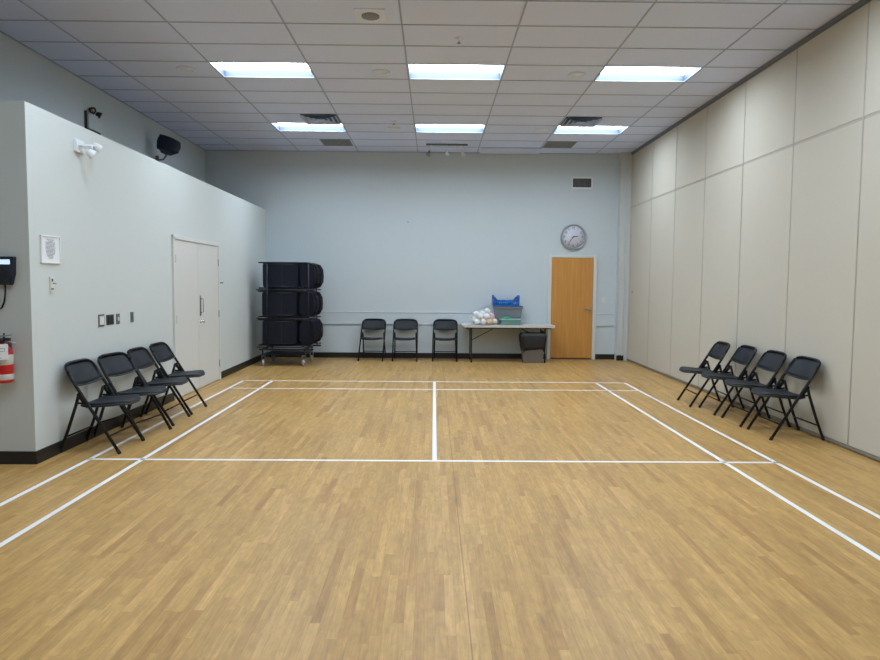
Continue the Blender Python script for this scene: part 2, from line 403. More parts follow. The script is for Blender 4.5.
# ---------------------------------------------------------------- ceiling lamps
LAMPL = {(2,2): 'recessed ceiling lamp of the nearer row, on the left above the closet doors', (2,4): 'recessed ceiling lamp of the nearer row, in the middle',
         (2,6): 'recessed ceiling lamp of the nearer row, on the right beside the folding wall', (7,2): 'recessed ceiling lamp of the far row, on the left before the square grille',
         (7,4): 'recessed ceiling lamp of the far row, in the middle before the track spotlights', (7,6): 'recessed ceiling lamp of the far row, on the right near the wooden door'}
W_, D_ = 1.216, .6083
lamp0 = thing('ceiling_lamp', '', 'ceiling lamp')
f = MB(); a, b = W_/2, D_/2
for q in ((-a,a,-b,-b+.02),(-a,a,b-.02,b),(-a,-a+.02,-b+.02,b-.02),(a-.02,a,-b+.02,b-.02)): f.box(*q, -.004, .004)
f.build('frame', M['lamp_frame'], lamp0)
g = MB(); a -= .019; b -= .019; t = .088; e_ = .012
g.quad((-a,-b,0),(a,-b,0),(a-e_,-b+.004,t),(-a+e_,-b+.004,t)); g.quad((-a,b,0),(-a+e_,b-.004,t),(a-e_,b-.004,t),(a,b,0))
g.quad((-a,-b,0),(-a+e_,-b+.004,t),(-a+e_,b-.004,t),(-a,b,0)); g.quad((a,-b,0),(a,b,0),(a-e_,b-.004,t),(a-e_,-b+.004,t))
g.build('reflector', M['reflector'], lamp0)
g = MB(); g.box(-a+.005, a-.005, -b+.002, b-.002, t, t+.02); g.build('lens', M['lens'], lamp0)
first = True
for k in LAMP_K:
    for c in LAMP_C:
        o = lamp0 if first else copy_tree(lamp0); first = False
        o.location = ((COLS[c]+COLS[c+1])/2, (ROW(k)+ROW(k+1))/2, ZC)
        o['label'] = LAMPL.get((k,c), 'recessed ceiling lamp outside the view, nearer than both rows in the photo')
        o['group'] = 'recessed ceiling lamps'

# ceiling grilles, diffusers, round covers, speaker, sprinkler
def grille(x0, label):
    t = thing('return_grille', label, 'vent', (x0, 12.74, ZC), 0, 'square grey ceiling grilles')
    m = MB(); a = .285
    for q in ((-a,a,-a,-a+.025),(-a,a,a-.025,a),(-a,-a+.025,-a,a),(a-.025,a,-a,a)): m.box(*q, -.010, -.002)
    m.build('frame', M['grille'], t)
    MB().box(-a+.02, a-.02, -a+.02, a-.02, -.004, -.0015).build('backing', M['slot'], t)
    m = MB()
    for i in range(26):
        x = -a+.03+i*(2*a-.06)/25; m.box(x-.0065, x+.0065, -a+.025, a-.025, -.009, -.003)
    m.build('slats', M['grille'], t)
grille(-1.90, 'square grey ceiling grille behind the left lamp of the far row')
grille(2.37, 'square grey ceiling grille behind the right lamp of the far row')
def diffuser(x0, label):
    t = thing('air_diffuser', label, 'vent', (x0, 10.92, ZC), 0, 'square ceiling diffusers')
    def ring(m, a, b, z0, z1):
        o = [(-a,-a),(a,-a),(a,a),(-a,a)]; n = [(-b,-b),(b,-b),(b,b),(-b,b)]
        for i in range(4):
            p, q = o[i], o[(i+1)%4]; r_, s_ = n[(i+1)%4], n[i]
            m.quad((*p,z0),(*q,z0),(*r_,z1),(*s_,z1)); m.quad((*p,z0-.003),(*s_,z1-.003),(*r_,z1-.003),(*q,z0-.003))
    m = MB(); m.box(-.288,.288,-.285,.285,-.003,0); m.build('backing', mat('diffuser_throat', (70,86,112), .6), t)
    for a, b in ((.29,.25),(.22,.17),(.145,.10)):
        m = MB(); ring(m, a, b, -.03, -.006); m.build('cone', M['diff_blue'], t)
    MB().box(-.07,.07,-.07,.07,-.032,-.026).build('centre_plate', M['diff_blue'], t)
diffuser(-1.885, 'square ceiling air diffuser in front of the left lamp of the far row')
diffuser(2.37, 'square ceiling air diffuser in front of the right lamp of the far row')
t = thing('ceiling_speaker', 'round grey ceiling speaker on a white square plate near the top of the view', 'speaker', (-.67, 6.74, ZC))
MB().box(-.155,.155,-.155,.155,-.012,-.001,.004).build('plate', M['ceil_white'], t)
MB().lathe([(.09,-.012),(.088,-.022),(.06,-.028),(.0,-.03)]).build('grille', M['grille'], t)
RL = {(-3.16,8.47):'round white ceiling cover left of the nearer lamps', (-.71,8.52):'round white ceiling cover between the left and middle lamps of the nearer row',
      (1.79,8.54):'round white ceiling cover between the middle and right lamps of the nearer row', (-.73,11.54):'round white ceiling cover between the left and middle lamps of the far row',
      (-3.2,11.6):'faint round white ceiling cover left of the far row of lamps', (1.825,11.58):'faint round white ceiling cover between the middle and right lamps of the far row'}
for (x, y), lb in RL.items():
    t = thing('ceiling_cover', lb, 'ceiling cover', (x, y, ZC), 0, 'round ceiling covers')
    MB().lathe([(.115,-.0008),(.118,-.008),(.105,-.014),(.092,-.010),(.088,-.003)]).build('ring', M['ceil_white'], t)
    MB().lathe([(0,-.0045),(.089,-.0045),(.089,-.001)]).build('disc', M['ceil_white'], t)
for x, y, lb in ((.237, 7.334, 'small sprinkler head in the ceiling before the middle lamp of the nearer row'), (-.70, 11.05, 'tiny sprinkler head between the left and middle lamps of the far row')):
    t = thing('sprinkler_head', lb, 'sprinkler', (x, y, ZC), 0, 'ceiling sprinklers')
    MB().lathe([(.04,0),(.042,-.006),(.02,-.014),(.012,-.03)]).build('escutcheon', M['ceil_white'], t)
    m = MB(); m.lathe([(.005,-.03),(.005,-.055)]); m.lathe([(.022,-.055),(.024,-.058),(.0,-.060)]); m.build('deflector', M['steel'], t)
# loose tile resting askew at the back
o = MB().box(-.60,.60,-.20,.20,0,.016).build('ceiling_tile', M['tile'])
o.location = (1.50, 13.30, ZC-.028); o.rotation_euler = (R(-2.2),0,R(-.6)); tag(o, 'loose ceiling tile hanging slightly low along the back wall, right of the track spotlights', 'ceiling tile')
# track spotlights
t = thing('track_light', 'white ceiling track with three small spotlights near the back wall', 'track light', (.21, 12.78, ZC))
MB().box(-.40,.40,-.018,.018,-.034,-.0055,.003).build('track', M['track'], t)
for x, dx, dy in ((-.30,-.055,.02),(.0,.0,-.03),(.27,.045,.03)):
    s_ = MB().box(x-.02,x+.02,-.014,.014,-.065,-.034,.003).tube([(x,0,-.06),(x+dx*.5,dy*.3,-.14)], .009).build('stem', M['white'], t)
    hd = MB().lathe([(.016,.03),(.02,0),(.045,-.06),(.047,-.068),(.04,-.06)], seg=18)
    hd.xf(Matrix.Translation((x+dx*.7,dy*.5,-.155)) @ Matrix.Rotation(math.atan2(-dx*6,1),4,'Y') @ Matrix.Rotation(R(-20 if dx else 12),4,'X'))
    hd.build('lamp_head', M['steel'] if dx < 0 else M['white'], t)

# ---------------------------------------------------------------- back wall items
t = thing('wall_clock', 'round silver-rimmed wall clock above the wooden door', 'clock', (2.85, YB, 2.537))
MB().lathe([(.262,0),(.27,-.02),(.268,-.045),(.245,-.052),(.232,-.036),(.23,-.02)], axis='y', seg=48).build('rim', M['clock_rim'], t)
MB().lathe([(0,-.022),(.232,-.022),(.232,-.01)], axis='y', seg=40).build('dial', M['clock_face'], t)
for i in range(1, 13):
    n = MB(); a = R(90-30*i); text_mb(n, str(i), .062, (math.cos(a)*.18, -.0238, math.sin(a)*.18))
    n.build('numeral', M['ink'], t)
n = MB()
for i in range(60):
    q = MB(); a = R(6*i); L_ = .012 if i % 5 else .02
    n.bm.verts.ensure_lookup_table(); k0 = len(n.bm.verts)
    n.box(-.0018,.0018,-.0245,-.0222,.225-L_,.225); n.bm.verts.ensure_lookup_table()
    bmesh.ops.rotate(n.bm, verts=n.bm.verts[k0:], cent=(0,0,0), matrix=Matrix.Rotation(a,3,'Y'))
n.build('minute_marks', M['grey_ink'], t)
for nm, ang, L_, w_ in (('hour_hand', 79, .115, .009), ('minute_hand', 218, .165, .006)):
    MB().prism([(-w_*.6,-.035),(w_*.6,-.035),(w_,L_*.6),(0,L_),(-w_,L_*.6)], -.034, -.030).xf(Matrix.Rotation(R(ang),4,'Y')).build(nm, M['ink'], t)
MB().lathe([(.012,-.024),(.012,-.038)], axis='y', seg=14).build('hub', M['ink'], t)

t = thing('air_vent', 'small white-framed grey air vent high on the back wall above the clock', 'vent', (3.01, YB, 3.645))
m = MB()
for q in ((-.22,.22,.09,.125),(-.22,.22,-.125,-.09),(-.22,-.19,-.125,.125),(.19,.22,-.125,.125)): m.box(q[0],q[1],-.014,0,q[2],q[3],.002)
m.build('frame', M['white'], t); MB().box(-.19,.19,-.003,-.0005,-.09,.09).build('backing', M['slot'], t)
m = MB()
for i in range(9): z = -.08+i*.02; m.box(-.19,.19,-.010,-.003,z-.005,z+.005)
for x in (-.06,.06): m.box(x-.004,x+.004,-.012,-.003,-.09,.09)
m.build('louvres', M['plate_grey'], t)

t = thing('light_switch', 'white light switch on the back wall right of the wooden door', 'switch', (3.50, YB, 1.245))
MB().box(-.035,.035,-.006,0,-.058,.058,.002).build('cover_plate', M['plate_white'], t)
MB().box(-.011,.011,-.012,-.005,-.022,.022,.002).build('rocker', M['plate_white'], t)
t = thing('wall_hook', 'tiny hook screwed into the bare back wall above the chairs', 'hook', (-.564, YB, 2.817))
MB().lathe([(.014,0),(.012,-.006)], axis='y', seg=12).build('base', M['grille'], t); MB().tube([(0,-.005,0),(0,-.03,-.004),(0,-.034,.012)], .004).build('hook', M['grille'], t)

# ---------------------------------------------------------------- chairs
def chair(name='folding_chair'):
    t = thing(name, '', 'chair')
    # local: -y forwards, y_side(z) gives the long front-leg tube
    LY = lambda z: -.275 + .62*z
    hw = .243
    for s in (-1, 1):
        l = MB().tube([(s*hw, LY(.012), .012), (s*hw, LY(.40), .40), (s*(hw-.002), LY(.62), .62), (s*(hw-.006), LY(.73)-.004, .73)], .0145, 8).build('leg', M['black_metal'], t)
        MB().tube([(s*hw, LY(0), 0), (s*hw, LY(.035), .035)], .0165, 8).build('rubber_foot', M['rubber'], l)
        x = s*(hw-.028)
        l = MB().tube([(s*(hw-.026), .095, .545), (x, .125, .44), (s*(hw-.02), .195, .22), (s*(hw-.016), .275, .012)], .0145, 8).build('leg', M['black_metal'], t)
        MB().tube([(s*(hw-.016), .268, .035), (s*(hw-.016), .279, 0)], .0165, 8).build('rubber_foot', M['rubber'], l)
        b = MB().tube([(s*(hw-.013), .10, .545), (s*(hw-.013), .035, .455)], .011, 6, flat=1.6).tube([(s*(hw-.013), .105, .46), (s*(hw-.013), -.01, .455)], .010, 6)
        b.lathe([(.012,-.02),(.012,.02)], (s*(hw-.01), .083, .545), 'x', 10).build('hinge_bracket', M['black_metal'], t)
    # arch over the top of the back
    arch = []
    for k in range(13):
        a = math.pi*k/12; ca, sa = math.cos(a), math.sin(a)
        px = (abs(ca)**.45)*(1 if ca >= 0 else -1)*(hw-.006); z = .73 + .085*(abs(sa)**.75)
        arch.append((px, LY(.73)-.004 + (z-.73)*.5 + .012*sa, z))
    MB().tube(arch, .013, 8).build('back_frame', M['black_metal'], t)
    def back(u, v):
        z = .625 + .178*v; x = (u-.5)*2
        wv = hw-.012 - .018*max(0, (v-.6)/.4)**2
        zz = z + (.012*(1-x*x) if v > .5 else -.024*(1-x*x)) * abs(v-.5)*2
        return (x*wv, LY(z) - .006 + .030*(1-x*x), zz)
    MB().sheet(back, 12, 6, .010).build('backrest', M['chair'], t)
    def lip(v): return [(lambda p: (p[0], p[1]-.004, p[2]))(back(k/12, v)) for k in range(13)]
    MB().tube(lip(0), .008, 6).build('backrest_rim', M['chair_rim'], t)
    # seat: straight behind, rounded in front
    ys = [.085, .06, .0, -.08, -.16, -.22, -.255, -.285, -.305]
    wd = [.195, .20, .205, .215, .222, .215, .195, .155, .085]
    zz = [.437, .434, .432, .436, .444, .449, .450, .446, .438]
    def seat(u, v):
        i = v*(len(ys)-1); k = min(int(i), len(ys)-2); f_ = i-k
        L2 = lambda A: A[k]*(1-f_)+A[k+1]*f_
        x = (u-.5)*2
        return (x*L2(wd), L2(ys), L2(zz) - .012*(1-x*x) + .004)
    MB().sheet(seat, 10, 16, .016).build('seat', M['chair'], t)
    rim = [seat(0, k/16) for k in range(17)] + [seat(1, 1-k/16) for k in range(17)]
    MB().tube([(p[0], p[1], p[2]-.010) for p in rim], .0115, 6, closed=True).build('seat_rim', M['chair_rim'], t)
    MB().tube([(-hw, LY(.16), .16), (hw, LY(.16), .16)], .009).build('stretcher', M['black_metal'], t)
    MB().tube([(-hw+.018, .217, .15), (hw-.018, .217, .15)], .009).build('stretcher', M['black_metal'], t)
    MB().tube([(-hw+.008, .02, .425), (hw-.008, .02, .425)], .009).build('stretcher', M['black_metal'], t)
    return t
ch0 = chair()
spots = [
 (-3.125, 6.115, R(90),  'black folding chair by the closet wall, nearest to the fire extinguisher', 'chairs along the closet wall'),
 (-3.10, 6.675, R(81), 'black folding chair by the closet wall, second from the fire extinguisher', 'chairs along the closet wall'),
 (-3.105, 7.275, R(91),  'black folding chair by the closet wall, third from the fire extinguisher', 'chairs along the closet wall'),
 (-3.125, 7.885, R(90),  'black folding chair standing against the closed closet doors, farthest from the extinguisher', 'chairs along the closet wall'),
 (3.575, 8.55, R(-93),   'black folding chair by the folding wall, farthest of four from the viewer', 'chairs along the folding wall'),
 (3.655, 8.02, R(-92),   'black folding chair by the folding wall, second farthest of four', 'chairs along the folding wall'),
 (3.675, 7.395, R(-91),  'black folding chair by the folding wall, second nearest of four', 'chairs along the folding wall'),
 (3.685, 6.775, R(-90),  'black folding chair by the folding wall, nearest of four to the viewer', 'chairs along the folding wall'),
 (-1.26, 13.28, R(-4),   'black folding chair by the back wall, nearest to the chair cart', 'chairs along the back wall'),
 (-.595, 13.28, R(0),    'black folding chair by the back wall, middle one of three', 'chairs along the back wall'),
 (.215, 13.28, R(-2),    'black folding chair by the back wall, beside the long table', 'chairs along the back wall'),
]
for i, (x, y, a, lb, gr) in enumerate(spots):
    o = ch0 if i == 0 else copy_tree(ch0)
    o.location = (x, y, 0); o.rotation_euler = (0,0,a); o['label'] = lb; o['group'] = gr

# folded chairs on the cart: length along x, width along z, lying on one side
def folded():
    t = thing('folded_chair', '', 'chair')
    Lh = .53
    def rr(x0, x1, z0, z1, rad, n=5):
        P = []
        for cx_, cz_, a0 in ((x1-rad,z1-rad,0),(x0+rad,z1-rad,90),(x0+rad,z0+rad,180),(x1-rad,z0+rad,270)):
            for k in range(n+1):
                a = R(a0+90*k/n); P.append((cx_+rad*math.cos(a), cz_+rad*math.sin(a)))
        return P
    m = MB(); m.tube([(-Lh,.012,.013),(.36,.012,.013),(.46,.012,.04),(.512,.012,.12),(.52,.012,.23),(.512,.012,.335),(.46,.012,.415),(.36,.012,.442),(-Lh,.012,.442)], .0125, 7)
    m.build('back_frame', M['dark_metal'], t)
    MB().prism(rr(.24,.505,.025,.43,.09), -.008, .008).build('backrest', M['navy_plain'], t)
    s_ = MB().prism(rr(-.45,.19,.03,.43,.04), -.012, .002).build('seat', M['navy'], t)
    MB().box(-.10,-.09,-.0145,-.012,.05,.405).build('seam', M['dark_metal'], s_)
    for z in (.04, .415): MB().tube([(.12,-.012,z),(-.44,-.012,z)], .011, 7).build('leg', M['dark_metal'], t)
    MB().tube([(-.36,-.012,.04),(-.36,-.012,.415)], .008, 6).build('stretcher', M['dark_metal'], t)
    MB().tube([(-.42,.012,.013),(-.42,.012,.442)], .008, 6).build('stretcher', M['dark_metal'], t)
    return t
fc0 = folded(); first = True
for o in kids(fc0):
    o.data.transform(Matrix.Diagonal((1,1,1.10,1)))
    for q in kids(o): q.data.transform(Matrix.Diagonal((1,1,1.10,1)))
CX0 = -2.75
ct = thing('chair_cart', 'tall wheeled metal cart stacked with dark folded chairs in the back left corner', 'cart', (CX0, 12.53, 0))
tiers = [(.375, 'bottom', 0), (.905, 'middle', 0), (1.435, 'top', .0)]
m = MB()
for y in (-.41, .41):
    m.box(-.50,.50,y-.015,y+.015,.300,.330,.003)
for x in (-.45,.33): m.box(x-.015,x+.015,-.41,.41,.300,.330,.003)
m.box(-.45,.33,-.38,.38,.20,.215,.003)
for x in (-.45,.33):
    for y in (-.36,.36): m.box(x-.012,x+.012,y-.012,y+.012,.21,.305)
m.build('base_frame', M['dark_metal'], ct)
for x in (-.345,.42):
    for y in (-.425,.425): MB().tube([(x,y,.31),(x,y,1.90)], .011, 8).build('upright', M['dark_metal'], ct)
for z, nm, _ in tiers:
    m = MB(); zt = z-.014
    for y in (-.425,.425): m.tube([(-.54,y,zt-.002),(.50,y,zt-.002)], .012, 8)
    for x in (-.30,.28): m.tube([(x,-.43,zt),(x,.43,zt)], .0125, 8)
    m.build('shelf_rail', M['dark_metal'], ct)
for x in (-.43,.32):
    for y in (-.38,.38):
        m = MB(); m.box(x-.035,x+.035,y-.035,y+.035,.185,.20,.002); m.box(x-.034,x-.028,y-.03,y+.03,.06,.19); m.box(x+.028,x+.034,y-.03,y+.03,.06,.19)
        c_ = m.build('caster', M['steel'], ct)
        MB().lathe([(.0,-.022),(.052,-.022),(.064,-.014),(.064,.014),(.052,.022),(.0,.022)], (x,y,.064), 'x', 20).build('wheel', M['wheel'], c_)
for ti, (z, nm, _) in enumerate(tiers):
    for k in range(9):
        o = fc0 if first else copy_tree(fc0); first = False
        off = (.0, .012, .03)[ti] if k % 2 else (0, .0, .018)[ti]
        o.location = (CX0 + off + .012*(k % 3), 12.165 + .088*k, z)
        if k == 0: o['label'] = f'dark folded chair at the front of the {nm} tier of the cart'
        else: o['label'] = f'dark folded chair behind the front one in the {nm} tier of the cart'
        o['group'] = f'folded chairs in the {nm} tier of the cart' if k else 'front folded chairs on the cart'

# ---------------------------------------------------------------- table and what is on and under it
tb = thing('folding_table', 'long white-grey speckled folding table against the back wall', 'table', (1.462, 13.2, 0))
m = MB(); P = []
for cx_, cy_, a0 in ((.855,.32,0),(-.855,.32,90),(-.855,-.32,180),(.855,-.32,270)):
    for k in range(6):
        a = R(a0+18*k); P.append((cx_+.06*math.cos(a), cy_+.06*math.sin(a)))
m.prism_z(P, .70, .745); bm_ = m.bm
bmesh.ops.bevel(bm_, geom=[e for e in bm_.edges if abs(e.verts[0].co.z-e.verts[1].co.z) < 1e-5], offset=.010, segments=2, affect='EDGES')
m.build('tabletop', M['table'], tb)
for s in (-1, 1):
    x = s*.73
    for y in (-.26,.26):
        l = MB().tube([(x,y,.70),(x,y*1.02,.02)], .0135, 8).build('leg', M['table_leg'], tb)
        MB().tube([(x,y*1.02,.03),(x,y*1.02,0)], .017, 8).build('rubber_foot', M['rubber'], l)
    MB().tube([(x,-.26,.12),(x,.26,.12)], .010).tube([(x,-.26,.60),(x,.26,.60)], .010).build('cross_bar', M['table_leg'], tb)
    MB().tube([(x,-.05,.44),(x,-.20,.44)], .008).tube([(x,-.22,.44),(x-s*.50,-.10,.69)], .008).tube([(x,-.26,.44),(x,-.18,.44)], .008).build('brace', M['table_leg'], tb)
MB().box(-.85,.85,-.30,-.285,.672,.70).box(-.85,.85,.285,.30,.672,.70).build('apron', M['table_leg'], tb)

t = thing('waste_bin', 'grey waste bin lined with a black bag under the right end of the table', 'bin', (1.955, 12.99, 0))
def shell(m, b, tp, z0, z1, th):
    m.frustum(b, tp, z0, z1)
    bt = (tp[0]+th, tp[1]-th, tp[2]+th, tp[3]-th); bb = (b[0]+th, b[1]-th, b[2]+th, b[3]-th)
    bm = m.bm; bm.faces.ensure_lookup_table()
    # open the top: drop the lid face and add inner walls
    top = max(bm.faces, key=lambda f: f.calc_center_median().z if len(f.verts) == 4 and abs(f.normal.z) > -1 and all(abs(v.co.z-z1) < 1e-6 for v in f.verts) else -1)
    bmesh.ops.delete(bm, geom=[top], context='FACES_ONLY')
    zi = z0+th
    m.quad((bt[0],bt[2],z1),(bt[1],bt[2],z1),(bb[1],bb[2],zi),(bb[0],bb[2],zi)); m.quad((bt[1],bt[2],z1),(bt[1],bt[3],z1),(bb[1],bb[3],zi),(bb[1],bb[2],zi))
    m.quad((bt[1],bt[3],z1),(bt[0],bt[3],z1),(bb[0],bb[3],zi),(bb[1],bb[3],zi)); m.quad((bt[0],bt[3],z1),(bt[0],bt[2],z1),(bb[0],bb[2],zi),(bb[0],bb[3],zi))
    m.quad((bb[0],bb[2],zi),(bb[1],bb[2],zi),(bb[1],bb[3],zi),(bb[0],bb[3],zi))
    o = tp; i = bt
    for a, c in (((o[0],o[2]),(o[1],o[2])),((o[1],o[2]),(o[1],o[3])),((o[1],o[3]),(o[0],o[3])),((o[0],o[3]),(o[0],o[2]))):
        pa = (i[0] if a[0] == o[0] else i[1], i[2] if a[1] == o[2] else i[3]); pc = (i[0] if c[0] == o[0] else i[1], i[2] if c[1] == o[2] else i[3])
        m.quad((*a,z1),(*c,z1),(*pc,z1),(*pa,z1))
    return m
shell(MB(), (-.185,.185,-.12,.12), (-.235,.235,-.165,.165), 0, .585, .006).build('bin_body', M['bin'], t)
# liner folded over the rim, with gathers
m = MB(); N_ = 64; prof = [(-.16,.95),(.0,.985),(.0,1.0),(-.06,1.055),(-.18,1.03),(-.27,1.02),(-.345,.985),(-.33,.97)]
rings = []
for j, (dz, sc) in enumerate(prof):
    ring = []
    for k in range(N_):
        a = 2*math.pi*k/N_; ca, sa = math.cos(a), math.sin(a)
        sx = 1.012*abs(ca)**.16*(1 if ca >= 0 else -1); sy = 1.012*abs(sa)**.16*(1 if sa >= 0 else -1)
        z = .592+dz if j else .44
        tp = .81 + .19*min(1, max(0, z/.585))
        wob = (0 if j < 3 else .014)*math.sin(k*1.7+j)*math.cos(k*.63+2*j) + (0 if j < 6 else .0)
        zz = z + (0 if j < 6 else .03*math.sin(k*.39+1)+.012*math.sin(k*1.3))
        ring.append(m.bm.verts.new((sx*(.235*tp*sc+wob+(.004 if j > 2 else 0)), sy*(.165*tp*(1+(sc-1)*1.4)+wob+(.004 if j > 2 else 0)), zz)))
    rings.append(ring)
for A, B_ in zip(rings, rings[1:]):
    for k in range(N_):
        q = m.bm.faces.new((A[k],A[(k+1)%N_],B_[(k+1)%N_],B_[k])); q.smooth = True
m.build('bin_liner', M['bag'], t)

ZT = .745
t = thing('storage_tote', 'grey tapered storage tote standing on the table', 'storage box', (1.485, 13.30, ZT))
m = MB(); shell(m, (-.225,.225,-.16,.16), (-.275,.275,-.195,.195), 0, .335, .006); m.build('tote_body', M['tote'], t)
m = MB()
for q in ((-.29,.29,-.21,-.19),(-.29,.29,.19,.21),(-.29,-.27,-.19,.19),(.27,.29,-.19,.19)): m.box(*q, .325, .355, .003)
m.build('rim', M['tote'], t)
MB().box(-.285,.285,-.205,.205,.3555,.372,.004).build('tote_lid', M['tote_lid'], t)

t = thing('blue_basket', 'bright blue slotted plastic basket with raised handles on top of the grey tote', 'basket', (1.435, 13.30, ZT+.3725))
m = MB()
m.box(-.245,.245,-.17,.17,0,.012)
for s in (-1,1):
    y = s*.175
    m.box(-.25,.25,y-.006,y+.006,0,.03); m.box(-.25,.25,y-.006,y+.006,.085,.115)
    for k in range(13):
        x = -.235+.47*k/12; m.box(x-.007,x+.007,y-.005,y+.005,.02,.10)
    x = s*.255
    m.prism([(x-.007,0),(x+.007,0),(x+.012,.20),(x-.004,.20)], -.175, -.12); m.prism([(x-.007,0),(x+.007,0),(x+.012,.20),(x-.004,.20)], .12, .175)
    m.prism([(x-.007,0),(x+.007,0),(x+.009,.13),(x-.005,.13)], -.12, .12); m.prism([(x-.005,.175),(x+.011,.175),(x+.012,.215),(x-.006,.215)], -.16, .16)
    m.prism([(s*.25,.11),(s*.25,.19),(s*.215,.17),(s*.175,.112)][::s], -.181, -.169); m.prism([(s*.25,.11),(s*.25,.19),(s*.215,.17),(s*.175,.112)][::s], .169, .181)
m.build('basket_body', M['blue'], t)
m = MB(); 
for k in range(14):
    m.sphere((random.uniform(-.17,.17), random.uniform(-.11,.11), random.uniform(.045,.085)), .045, (1.3,1,.75), 10, 6)
o = m.build('pile_of_bibs', M['cyan']); o.location = (1.435, 13.30, ZT+.3725+.004); tag(o, 'light blue cloths heaped inside the blue basket', 'cloth'); o['kind'] = 'stuff'

t = thing('clear_box', 'low translucent teal box with a pale lid in front of the grey tote', 'box', (1.50, 12.965, ZT))
shell(MB(), (-.18,.18,-.09,.09), (-.20,.20,-.105,.105), 0, .105, .004).build('box_body', M['teal'], t)
MB().box(-.205,.205,-.11,.11,.1055,.122,.005).build('box_lid', M['clear_lid'], t)
m = MB(); m.box(-.17,.10,-.08,.08,.005,.06,.02); o = m.build('green_cloth', M['green']); o.location = (1.50,12.965,ZT); tag(o, 'green cloth folded inside the translucent box', 'cloth')
m = MB(); m.sheet(lambda u, v: (-.19+.22*u, -.08+.16*v, .130+.036*math.sin(math.pi*u)*math.sin(math.pi*v)+.004*math.sin(9*u+5*v)), 12, 8, .004)
o = m.build('green_bib', M['green']); o.location = (1.50,12.965,ZT+.002); tag(o, 'crumpled green cloth lying on the lid of the translucent box', 'cloth')

r = .060; bx, by = .99, 13.07
spots_b = [(0.104,0.089,0.167),(-0.188,0.067,0.06),(0.08,-0.096,0.164),(0.045,0.117,0.06),(0.032,0.004,0.212),(-0.015,0.103,0.165),(-0.145,-0.043,0.166),(0.16,0.082,0.06),(0.024,-0.117,0.06),(0.142,-0.092,0.06),(0.158,-0.012,0.204),(-0.04,-0.102,0.167),(-0.052,-0.001,0.102),(-0.066,0.051,0.264),(-0.204,-0.053,0.06),(-0.096,-0.106,0.06),(0.222,-0.013,0.102),(-0.133,0.077,0.168),(0.061,-0.003,0.06),(-0.075,0.11,0.06)]
colr = {'white':'white ball with faint patches heaped in the clear bag on the table','plain':'plain white ball heaped in the clear bag on the table','tan':'tan ball low at the front of the clear bag on the table','cream':'cream and green ball at the lower right of the clear bag on the table','pink':'pink ball at the upper right of the clear bag on the table'}
b0 = {}; hull = []
spots_b = [(-x, y, z) for x, y, z in spots_b]
for i, c in enumerate(spots_b):
    k = {15:'tan', 14:'cream', 6:'pink'}.get(i, 'plain' if i % 5 == 0 else 'white')
    if k not in b0:
        o = MB().sphere((0,0,0), r-.0005).build('ball', BALLS[k]); b0[k] = o
    else:
        o = b0[k].copy(); col.objects.link(o)
    o.location = (bx+c[0], by+c[1], ZT+c[2]+.004); o.rotation_euler = (i*1.3, i*.7, i*2.1)
    tag(o, colr[k], 'ball', 'balls in the clear bag')
    hull.append(Vector((c[0], c[1], c[2]+.004)))
m = MB()
for c in hull:
    g = bmesh.ops.create_icosphere(m.bm, subdivisions=2, radius=r+.0035, matrix=Matrix.Translation(c))
h_ = bmesh.ops.convex_hull(m.bm, input=m.bm.verts[:])
bmesh.ops.delete(m.bm, geom=[q for q in h_['geom_interior'] if isinstance(q, bmesh.types.BMVert)], context='VERTS')
fs = set(q for q in h_['geom'] if isinstance(q, bmesh.types.BMFace))
bmesh.ops.delete(m.bm, geom=[q for q in m.bm.faces if q not in fs], context='FACES')
for q in m.bm.faces: q.smooth = True
o = m.build('ball_bag', M['film']); o.location = (bx, by, ZT+.0005); tag(o, 'clear plastic bag full of balls on the left of the table', 'bag')

# ---------------------------------------------------------------- closet wall items
def plate(name, label, cat, y, z, w_, h_, mt, extra=None):
    t = on_closet(name, label, cat, y, z)
    MB().box(-w_/2,w_/2,-.007,0,-h_/2,h_/2,.002).build('cover_plate', M[mt], t)
    if extra: extra(t)
    return t
def socket(t):
    MB().box(-.042,.042,-.012,-.006,-.044,.044,.002).build('insert', M['plate_white'], t)
    MB().lathe([(.012,-.012),(.012,-.016)], axis='y', seg=12).build('knob', M['white'], t)
plate('wall_outlet', 'white outlet in a dark square frame, leftmost of the small plates on the closet wall', 'outlet', 6.70, 1.160, .12, .125, 'plate_grey', socket)
plate('wall_control', 'black square control plate right of the framed white outlet', 'control panel', 6.885, 1.158, .155, .105, 'plate_black',
      lambda t: MB().box(-.05,.05,-.010,-.006,-.035,.035,.002).build('screen', M['ink'], t))
plate('switch_plate', 'narrow grey switch plate beside the black control plate', 'switch', 7.06, 1.157, .075, .112, 'plate_grey',
      lambda t: MB().box(-.01,.01,-.014,-.006,-.02,.02,.002).build('toggle', M['plate_white'], t))
plate('switch_plate', 'narrow grey switch plate on its own, nearest to the closet doors', 'switch', 7.395, 1.160, .072, .112, 'plate_grey',
      lambda t: MB().box(-.01,.01,-.014,-.006,-.02,.02,.002).build('toggle', M['plate_grey'], t))
t = on_closet('door_sign', 'tiny grey sign on the wall right of the closet doors', 'sign', 10.63, 1.545)
MB().box(-.10,.10,-.004,0,-.025,.025).build('sign_plate', M['trim'], t)
m = MB()
for k in range(4): m.box(-.09+.045*k, -.055+.045*k, -.006, -.0035, -.014+.004*(k%2), .012)
m.build('sign_marks', M['plate_grey'], t)

